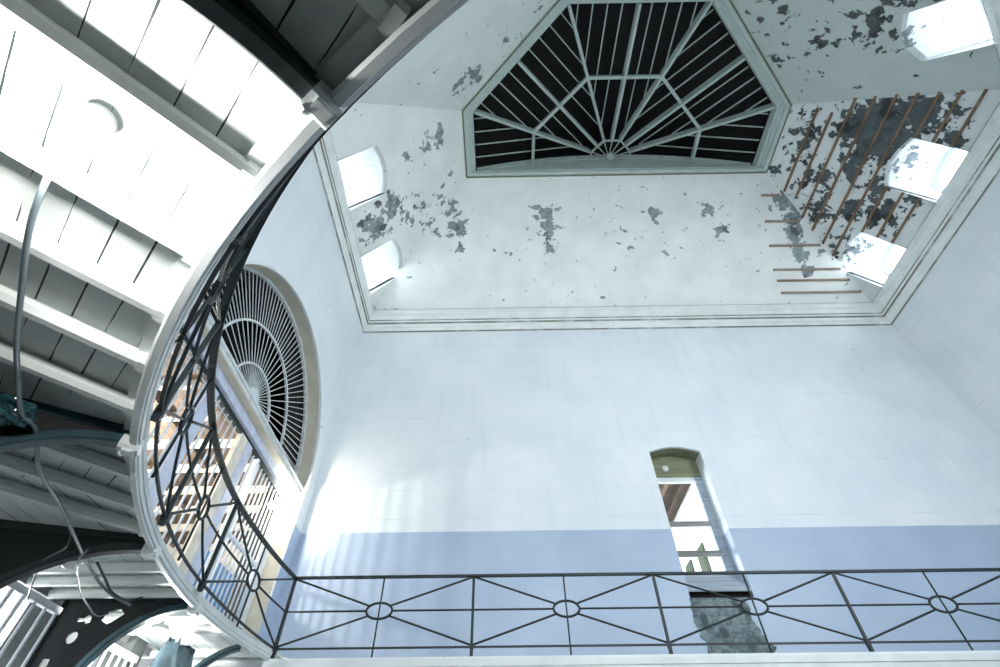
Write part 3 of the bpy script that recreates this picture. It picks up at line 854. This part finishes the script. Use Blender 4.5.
# corridor beyond the gateway
bm = bm_(); box(bm, -13.5, XG - 0.5, 2.9, 9.8, 1.9, 2.0); struct('floor_corridor', bm, FLOORM, 'floor of the corridor beyond the gateway', 'floor')
bm = bm_(); box(bm, -13.5, XG - 0.5, 3.3, 3.5, 2.0, 5.6); struct('wall_corridor_near', bm, BEIGE, 'near side wall of the corridor beyond the gateway', 'wall')
bm = bm_(); box(bm, -13.5, XG - 0.5, 10.6, 10.8, 2.0, 5.6); struct('wall_corridor_far', bm, BEIGE, 'far side wall of the corridor beyond the gateway', 'wall')
bm = bm_(); box(bm, -13.7, -13.5, 3.3, 10.8, 2.0, 5.8); struct('wall_corridor_end', bm, BEIGE, 'end wall of the corridor beyond the gateway', 'wall')
bm = bm_(); box(bm, -13.5, XG - 0.12, 3.3, 10.8, 4.90, 4.97)
cc = struct('ceiling_corridor', bm, BROWN, 'brown timber ceiling of the corridor beyond the gateway', 'ceiling')
for i in range(9):
    y = 3.75 + 0.74 * i
    bm = bm_(); box(bm, -13.4, XG - 0.3, y, y + 0.09, 4.78, 4.90); obj('ceiling_beam', bm, BEIGE, cc)
for i in range(7):
    x = -5.3 - 1.0 * i
    bm = bm_(); box(bm, x - 0.10, x, 3.5, 10.6, 4.80, 4.91); obj('cross_beam', bm, BROWN, cc)

# ================================================================== GROUND FLOOR ON THE LEFT
xw = CX - 8.0
def pillar(y0_, y1_, nm):
    bm = bm_(); box(bm, xw - 0.5, xw - 0.15, y0_, y1_, -1.6, 1.985); struct(nm, bm, STONE, 'dark stone pier under the gallery', 'wall')
pillar(3.0, 3.35, 'wall_pier_front'); pillar(5.38, 5.72, 'wall_pier_middle'); pillar(6.80, 7.06, 'wall_pier_back'); pillar(8.6, 9.0, 'wall_pier_corner')
a, b = octv(8.15, 0), octv(8.15, 1)
bm = bm_(); d = Vector((b[0] - a[0], b[1] - a[1], 0)).normalized()
plate(bm, [[(0, -1.6), (6.7, -1.6), (6.7, 1.985), (0, 1.985)]], lambda u, v, w: (a[0] + d.x * u - s2 * w, a[1] + d.y * u - s2 * w, v), 0.4)
struct('wall_ground_left_front', bm, STONE, 'ground floor wall at left front', 'wall')
for k, nm in ((1, 'wall_ground_front'), (2, 'wall_ground_right_front')):
    a, b = octv(8.3, k), octv(8.3, k + 1)
    bm = bm_(); bar(bm, (a[0], a[1], 0.19), (b[0], b[1], 0.19), 0.3, 3.58); struct(nm, bm, STONE, 'ground floor wall ' + nm[12:].replace('_', ' '), 'wall')
bm = bm_(); box(bm, CX + 8.2, CX + 8.5, 2.5, 9.0, -1.6, 1.985); struct('wall_ground_right', bm, STONE, 'ground floor wall at right', 'wall')
def gate_panel(y0_, y1_, ztop, label, nbar):
    g = thing('barred_gate', label, 'gate', 'white barred gates under the gallery')
    X = xw - 0.02
    bm = bm_(); box(bm, X - 0.03, X + 0.03, y0_, y1_, ztop - 0.06, ztop); obj('top_rail', bm, BAR, g)
    bm = bm_(); box(bm, X - 0.02, X + 0.02, y0_, y1_, -1.5, -1.44); obj('foot_rail', bm, BAR, g)
    bm = bm_(); box(bm, X - 0.02, X + 0.02, y0_, y1_, 0.2, 0.26); obj('lock_rail', bm, BAR, g)
    for i in range(nbar):
        y = y0_ + 0.02 + (y1_ - y0_ - 0.04) * i / (nbar - 1)
        bm = bm_(); tube(bm, [(X, y, -1.6), (X, y, 0), (X, y, ztop - 0.05)], 0.016, 8); obj('gate_bar', bm, BAR, g, True)
gate_panel(3.95, 5.24, 1.78, 'white barred gate at the lower left edge', 9)
gate_panel(5.76, 6.76, 1.74, 'white barred gate glimpsed behind the black pierced bracket', 8)
bm = bm_(); box(bm, -9.2, -9.0, 2.0, 10.5, -1.6, 1.985); struct('wall_ground_corridor_end', bm, PALE, 'pale wall beyond the barred gates', 'wall')
bm = bm_(); box(bm, -9.0, CX - 8.4, 2.4, 10.5, 1.985, 2.05); struct('ceiling_ground_corridor', bm, PALE, 'ceiling beyond the barred gates', 'ceiling')
# dark arch ribs of the passage beyond the gates
for i, x in enumerate((-5.6, -6.8)):
    bm = bm_()
    sweep(bm, [(lambda a, b, t=PI * j / 24: (x + b, 4.5 + a * math.cos(t) * 1.1, 0.6 + a * math.sin(t))) for j in range(25)], [(0.85, -0.08), (1.10, -0.08), (1.10, 0.08), (0.85, 0.08)])
    struct('trim_passage_arch_' + ('near', 'far')[i], bm, WEBI, 'dark arch in the passage beyond the gate', 'arch')

# ================================================================== NICHE / WINDOW TO THE ROOM BEHIND
YN = 9.40
win = bm_()
box(win, NX0 - 0.2, NX0 + 0.0, YB + 0.5, YB + 0.9, NZ0 - 0.2, 6.4); box(win, NX1, NX1 + 0.2, YB + 0.5, YB + 0.9, NZ0 - 0.2, 6.4)
niche = struct('window_7', win, PALE, 'tall narrow opening in the back wall with wooden cross bars', 'window')
def part(name, mat, *b):
    bm = bm_(); box(bm, *b); return obj(name, bm, mat, niche)
bm = bm_()
plate(bm, [[(NX0 + (NX1 - NX0) * i / 8, NZ1 - 0.002 + 0.12 * math.sin(PI * i / 8)) for i in range(9)] + [(NX1, NZ1 + 0.3), (NX0, NZ1 + 0.3)]], lambda u, v, w: (u, YB + 0.06 + w, v), 0.5)
obj('lintel', bm, OLIVE, niche)
part('lintel_board', OLIVE, NX0, NX1, YN - 0.02, YN + 0.06, 5.68, 6.3)
part('head_frame', WHITE, NX0, NX1, YN + 0.0, YN + 0.09, 5.58, 5.685)
part('jamb_frame', GREYW, NX1 - 0.16, NX1, YN - 0.02, YN + 0.08, 3.3, 5.70)
part('jamb_frame', GREYW, NX0, NX0 + 0.10, YN - 0.02, YN + 0.08, 3.3, 5.70)
part('cross_bar', BARW, NX0, NX1 - 0.14, YN - 0.05, YN + 0.03, 4.58, 4.66)
part('cross_bar', BARW, NX0, NX1 - 0.14, YN - 0.05, YN + 0.03, 3.98, 4.07)
for i in range(4):
    bm = bm_()
    yy, zz = YB + 0.05 + 0.115 * i, 3.265 + 0.115 * i
    bar(bm, (NX0, yy, zz), (NX1, yy, zz), 0.03, 0.135, (0, 0.72, 0.72)); obj('sill_board', bm, GREYW, niche)
part('sill_void', BLACK, NX0, NX1, YB + 0.12, YB + 0.5, 3.1, 3.30)  # black block standing for the shade in the gap under the sill
bm = bm_(); lathe(bm, [(0.07, 0), (0.075, 0.03), (0.05, 0.06), (0.02, 0.09)], (3.57, YN - 0.02, 5.88), (0, -1, -0.3), 14)
lamp_s = tag(obj('round_light_fitting', bm, DISC, None, True), 'small pale round fitting on the olive board inside the niche', 'light fitting')
# broken masonry patch below the opening
bm = bm_()
outl = [(3.17, 3.10), (3.17, 2.86), (3.13, 2.72), (3.20, 2.60), (3.17, 2.50), (3.26, 2.42), (3.24, 2.20), (3.30, 2.05), (3.28, 1.9), (3.98, 1.9), (3.93, 2.06), (3.99, 2.20), (4.30, 2.28), (4.36, 2.36), (4.24, 2.45), (4.20, 2.62), (4.13, 2.72), (4.15, 2.9), (4.12, 3.10)]
dense = []
for (p, q) in zip(outl, outl[1:] + outl[:1]):
    for k in range(5):
        f = k / 5; j = 0.022 if 0 < k else 0.0
        dense.append((p[0] + (q[0] - p[0]) * f + random.uniform(-j, j), min(3.10, p[1] + (q[1] - p[1]) * f + random.uniform(-j, j))))
plate(bm, [dense], lambda u, v, w: (u, YB - 0.006 + w, v), 0.05)
struct('wall_broken_masonry', bm, BRICK, 'patch of bare dark masonry below the tall opening', 'masonry')
# room behind
bm = bm_(); box(bm, 5.2, 5.4, YB + 0.5, 17.0, -1.6, 7.2); struct('wall_back_room_side', bm, PALE, 'white side wall of the room behind the opening', 'wall')
bm = bm_(); box(bm, -2.0, 5.2, 17.0, 17.2, -1.6, 7.2); struct('wall_back_room_end', bm, PALE, 'end wall of the room behind the opening', 'wall')
bm = bm_(); box(bm, -2.0, 5.2, YB + 0.5, 17.0, 7.12, 7.2)
ceil_b = struct('ceiling_back_room', bm, RAFT, 'dark timber ceiling of the room behind', 'ceiling')
for i in range(12):
    xx = 0.2 + 0.42 * i
    bm = bm_(); box(bm, xx, xx + 0.10, YB + 0.5, 17.0, 6.98, 7.12); obj('rafter', bm, BROWN if i in (10,) else RAFT, ceil_b)
for y0_, y1_, z1, lb in ((13.72, 14.24, 5.72, 'dark green shutter seen through the tall opening, the left and farther one'), (12.58, 13.12, 5.68, 'dark green shutter seen through the tall opening, the right and nearer one')):
    t = thing('window_shutter', lb, 'shutter', 'green shutters behind the opening')
    bm = bm_(); box(bm, 5.15, 5.195, y0_, y1_, 2.6, z1); obj('shutter_frame', bm, DKGRN, t)
    for q in range(3):
        bm = bm_(); box(bm, 5.135, 5.155, y0_ + 0.07, y1_ - 0.07, 2.75 + q * 0.95, 3.55 + q * 0.95); obj('shutter_panel', bm, DKGRN, t)

# ================================================================== BATTENS
def batten(p, q, nrm, label, mat):
    bm = bm_(); p, q, nrm = Vector(p), Vector(q), Vector(nrm).normalized()
    bar(bm, p + nrm * 0.022, q + nrm * 0.022, 0.062, 0.045, nrm)
    tag(obj('wooden_batten', bm, mat), label, 'batten', 'wooden battens on the sloping ceiling')
nE = (-SLOPE, 0, -1); nE = Vector((-1, 0, -(AP - AT) / (ZT - ZS)))
def xe(z): return CX + AP - (z - ZS) / SLOPE
R = [(13.47, 4.16, 6.52, 'uppermost long batten on the right slope, beside the skylight corner'),
     (13.20, 4.20, 6.62, 'second long batten from the skylight on the right slope'),
     (12.92, 3.76, 7.20, 'third long batten from the skylight on the right slope'),
     (12.63, 3.63, 7.40, 'fourth long batten from the skylight, crossing the dark flaked patch'),
     (12.33, 3.50, 7.69, 'fifth long batten from the skylight on the right slope'),
     (12.05, 3.38, 7.91, 'sixth and lowest unbroken batten, just above the two windows'),
     (11.77, 3.33, 4.36, 'short batten stub above the middle window, nearest the dark patch'),
     (11.50, 3.22, 4.36, 'short batten stub above the middle window, between two others'),
     (11.22, 3.14, 4.38, 'short batten stub above the middle window, nearest the cornice'),
     (11.78, 5.65, 6.94, 'short batten between the two right windows, highest of three'),
     (11.50, 5.65, 6.95, 'short batten between the two right windows, middle of three'),
     (11.23, 5.65, 6.95, 'short batten between the two right windows, nearest the cornice')]
for z, a, b, lb in R: batten((xe(z), a, z), (xe(z), b, z), nE, lb, BATT)
nB = Vector((0, -1, -(YB - CY) / (ZT - ZS)))
def yb(z): return YB - (z - ZS) * (YB - CY) / (ZT - ZS)
Bk = [(13.42, 7.82, 8.38, 'shortest horizontal batten on the back slope, just under the skylight corner'), (12.82, 7.89, 8.90, 'second horizontal batten down on the back slope'),
      (12.27, 7.95, 9.45, 'third horizontal batten down on the back slope'), (11.73, 8.02, 9.98, 'fourth horizontal batten down on the back slope'),
      (11.49, 8.11, 10.22, 'fifth horizontal batten down on the back slope, one above the lowest'), (11.22, 8.20, 10.52, 'longest and lowest horizontal batten on the back slope')]
for z, a, b, lb in Bk: batten((a, yb(z), z), (b, yb(z), z), nB, lb, BATTX)

# ================================================================== LAMPS, CABLES, LOOSE THINGS
def spline(pts, n=6):
    P = [Vector(p) for p in pts]; out = []
    for i in range(len(P) - 1):
        p0, p1, p2, p3 = P[max(i - 1, 0)], P[i], P[i + 1], P[min(i + 2, len(P) - 1)]
        for k in range(n):
            t = k / n
            out.append(0.5 * ((2 * p1) + (p2 - p0) * t + (2 * p0 - 5 * p1 + 4 * p2 - p3) * t * t + (3 * p1 - p0 - 3 * p2 + p3) * t ** 3))
    return out + [P[-1]]
c1 = [(-1.72, 0.72, 1.86), (-1.75, 0.77, 1.78), (-1.95, 0.98, 1.77), (-2.24, 1.34, 1.78), (-2.45, 1.63, 1.77), (-2.63, 1.88, 1.79), (-2.76, 2.13, 1.76), (-2.82, 2.32, 1.78), (-3.01, 2.69, 1.74),
      (-3.23, 3.21, 1.78), (-3.40, 3.67, 1.77), (-3.65, 4.29, 1.78), (-3.75, 4.78, 1.76), (-3.76, 5.17, 1.78)]
bm = bm_(); tube(bm, spline(c1), 0.0125, 8)
tag(obj('hanging_cable', bm, CABLE, None, True), 'long grey cable drooping under the joists at the left edge', 'cable')
bm = bm_(); tube(bm, spline([(-3.62, 4.30, 1.83), (-3.68, 4.55, 1.80), (-3.72, 4.80, 1.76), (-3.72, 5.05, 1.78), (-3.70, 5.20, 1.86)]), 0.011, 8)
tag(obj('conduit_cable', bm, DCABLE, None, True), 'short dark cable beside the grey one near the pierced bracket', 'cable')
bm = bm_(); tube(bm, spline([(-3.44, 3.67, 1.80), (-3.46, 3.72, 1.70), (-3.76, 3.93, 1.69), (-4.1, 4.33, 1.66), (-4.47, 4.78, 1.70)]), 0.008, 6)
tag(obj('thin_wire', bm, DCABLE, None, True), 'thin dark wire sagging from the lamp bracket to the barred gate', 'wire')
bm = bm_(); tube(bm, spline([(-3.34, 3.80, 1.72), (-3.32, 3.76, 1.60), (-3.62, 4.29, 1.60), (-3.76, 4.64, 1.60), (-3.78, 4.86, 1.58), (-3.70, 4.95, 1.66)]), 0.006, 6)
tag(obj('looped_wire', bm, CABLE, None, True), 'fine looping wire hanging below the small round lamp', 'wire')
bm = bm_(); tube(bm, spline([(-4.25, 5.75, 1.82), (-4.2, 6.2, 1.80), (-4.15, 6.81, 1.76), (-4.1, 7.3, 1.70), (-4.15, 7.7, 1.62)]), 0.012, 8)
tag(obj('sagging_hose', bm, DCABLE, None, True), 'dark sagging hose crossing the bright bay at bottom left', 'hose')

def bulkhead(c, lab, power, lit=True, r=0.10):
    t = thing('ceiling_lamp', lab, 'lamp', 'round lamps under the gallery')
    c = Vector(c)
    bm = bm_(); lathe(bm, [(r * 0.8, 0), (r, -0.02), (r, -0.05), (r * 0.86, -0.06)], c, (0, 0, 1), 24); obj('lamp_body', bm, DISC, t, True)
    bm = bm_(); lathe(bm, [(r * 0.84, -0.055), (r * 0.80, -0.08), (r * 0.55, -0.10), (r * 0.2, -0.108)], c, (0, 0, 1), 24); obj('lamp_glass', bm, LAMPE if lit else DISC, t, True)
    bm = bm_(); bar(bm, c + Vector((0, 0, -0.004)), c + Vector((0, 0, max(0.02, 1.99 - c.z))), 0.03, 0.03, (1, 0, 0)); obj('stem', bm, DISC, t)
    if power:
        l = bpy.data.lights.new('lamp_light', 'POINT'); l.energy = power; l.shadow_soft_size = 0.06; l.color = (1, 0.985, 0.96)
        o = bpy.data.objects.new('lamp_light', l); COL.objects.link(o); o.location = (c.x, c.y, c.z - 0.23 + EYE)
    return t
bulkhead((-1.55, 0.60, 1.97), 'round white lamp lost in the glare of the upper left boards', 110, True, 0.062)
bulkhead((-3.95, 6.10, 1.88), 'round white lamp glaring in the bay behind the pierced bracket', 150)
bulkhead((-3.66, 4.08, 1.80), 'small unlit white disc lamp hanging beside the dark bracket', 0, False, 0.085)

# crumpled plastic film caught on the bracket
bm = bm_()
bmesh.ops.create_icosphere(bm, subdivisions=4, radius=1.0)
for v in bm.verts:
    p = v.co.copy(); k = 1 + 0.45 * noise.noise(p * 1.8 + Vector((3, 1, 2))) + 0.16 * noise.noise(p * 4.0)
    v.co = Vector((-2.86 + p.x * 0.10 * k, 2.16 + p.y * 0.12 * k, 1.79 + p.z * 0.07 * k))
tag(obj('crumpled_plastic', bm, PLAST), 'crumpled teal plastic film caught above the bracket at left edge', 'plastic')
# ragged sheet
bm = bm_()
N, M = 16, 10
g = [[None] * (M + 1) for _ in range(N + 1)]
for i in range(N + 1):
    for j in range(M + 1):
        y = 6.05 + 0.78 * i / N; z = 1.93 - 0.75 * j / M
        z += 0.16 * noise.noise(Vector((y * 9, j * 0.3, 0))) + (0.08 * noise.noise(Vector((y * 31, 2, 0))) if j == 0 else 0) - 0.40 * abs(i / N - 0.6) * (1 - j / M) - (0.05 if j == 0 else 0)
        g[i][j] = bm.verts.new((-3.85 + 0.10 * noise.noise(Vector((y * 4, z * 3, 1))) + 0.05 * math.sin(y * 17), y + 0.04 * noise.noise(Vector((y, z * 6, 5))), z))
for i in range(N):
    for j in range(M): bm.faces.new((g[i][j], g[i + 1][j], g[i + 1][j + 1], g[i][j + 1]))
bmesh.ops.solidify(bm, geom=bm.faces[:], thickness=0.008)
tag(obj('ragged_sheet', bm, CLOTH, None, True), 'ragged blue grey sheet hanging at the bottom left', 'sheet')

# floodlight inside the gateway by the right jamb
fl = thing('floodlight', 'glaring floodlight fixed inside the right jamb of the gateway', 'lamp')
FX, FY, FZ = XG - 0.18, 8.42, 4.62
bm = bm_(); box(bm, FX - 0.06, FX + 0.06, FY + 0.02, FY + 0.10, FZ - 0.05, FZ + 0.05); obj('housing', bm, DISC, fl)
bm = bm_(); lathe(bm, [(0.05, 0), (0.06, 0.03), (0.055, 0.06), (0.02, 0.07)], (FX, FY + 0.02, FZ), (0, -1, 0), 16); obj('lamp_glass', bm, LAMPF, fl, True)
bm = bm_(); bar(bm, (FX, FY + 0.10, FZ), (FX, 8.62, FZ), 0.03, 0.03); obj('arm', bm, DISC, fl)
l = bpy.data.lights.new('flood_light', 'POINT'); l.energy = 105; l.shadow_soft_size = 0.05; l.color = (1, 0.93, 0.80)
o = bpy.data.objects.new('flood_light', l); COL.objects.link(o); o.location = (XW - 0.12, 8.28, 4.75 + EYE)

# ================================================================== LIGHT
def area(name, loc, aim, sx, sy, power, col=(1, 1, 1)):
    l = bpy.data.lights.new(name, 'AREA'); l.shape = 'RECTANGLE'; l.size = sx; l.size_y = sy; l.energy = power; l.color = col
    o = bpy.data.objects.new(name, l); COL.objects.link(o)
    o.location = Vector(loc) + Vector((0, 0, EYE))
    o.rotation_euler = (Vector(aim) - Vector(loc)).to_track_quat('-Z', 'Y').to_euler()
    return o
# daylight through the openings added in the unseen front and right front walls
dse = Vector((s2, -s2, 0))
wc = Vector((CX, CY, 0)) + dse * (AP + 0.20)
def portal(loc, aim, sx, sy):
    o = area('sky_portal', loc, aim, sx, sy, 1.0); o.data.cycles.is_portal = True
wc = wc + Vector((s2, s2, 0)) * -1.2
portal((wc.x, wc.y, 5.4), (wc.x - 1, wc.y + 1, 5.4), 2.8, 5.0)
portal((CX - 1.5, CY - AP - 0.2, 5.3), (CX - 1.5, CY, 5.3), 2.2, 4.7)
for deg in (180, 0, 315):
    d, t = facet_frame(math.radians(deg))
    for s0, s1 in WIN[deg]:
        p = Vector((CX, CY, 0)) + d * (AP + 0.36) + t * ((s0 + s1) / 2)
        portal((p.x, p.y, 11.25), (p.x - d.x, p.y - d.y, 11.25), 1.3, 1.4)
# corridor lamp light
l = bpy.data.lights.new('corridor_light', 'POINT'); l.energy = 430; l.shadow_soft_size = 0.06; l.color = (1, 0.96, 0.89)
o = bpy.data.objects.new('corridor_light', l); COL.objects.link(o); o.location = (-6.2, 5.9, 4.0 + EYE)
l = bpy.data.lights.new('back_room_light', 'POINT'); l.energy = 230; l.shadow_soft_size = 0.3; l.color = (0.95, 0.98, 1)
o = bpy.data.objects.new('back_room_light', l); COL.objects.link(o); o.location = (2.4, 11.6, 4.6 + EYE)
l = bpy.data.lights.new('passage_light', 'POINT'); l.energy = 420; l.shadow_soft_size = 0.2
o = bpy.data.objects.new('passage_light', l); COL.objects.link(o); o.location = (-6.2, 5.8, 1.3 + EYE)

w = bpy.data.worlds.new('sky'); bpy.context.scene.world = w; w.use_nodes = True
bg = w.node_tree.nodes['Background']; bg.inputs[0].default_value = (0.89, 0.955, 1.0, 1); bg.inputs[1].default_value = 12.5

settle()
# ================================================================== CAMERA
Zw = Vector((-0.00617, 0.0, 0)); 
px, py = 500.0, 333.5
zv = Vector((496 - px, -(-96 - py), 0)); hv = Vector((510 - px, -(868 - py), 0))
fpx = math.sqrt(-(zv.x * hv.x + zv.y * hv.y))
Z = Vector((zv.x, zv.y, -fpx)).normalized(); Y = Vector((hv.x, hv.y, -fpx)).normalized(); X = Y.cross(Z)
Rm = Matrix((X, Y, Z))
cam = bpy.data.cameras.new('camera'); co = bpy.data.objects.new('camera', cam); COL.objects.link(co)
cam.sensor_fit = 'HORIZONTAL'; cam.sensor_width = 36.0; cam.lens = fpx * 36.0 / 1000.0
cam.clip_start = 0.02; cam.clip_end = 200
co.matrix_world = Matrix.Translation((0, 0, EYE)) @ Rm.to_4x4()
sc = bpy.context.scene; sc.camera = co
sc.view_settings.view_transform = 'Standard'; sc.view_settings.look = 'None'
sc.view_settings.gamma = 1.0; sc.view_settings.use_curve_mapping = False
sc.view_settings.exposure = 0.0
sc.cycles.max_bounces = 8; sc.cycles.diffuse_bounces = 5
sc.cycles.use_denoising = True
sc.cycles.sample_clamp_indirect = 6
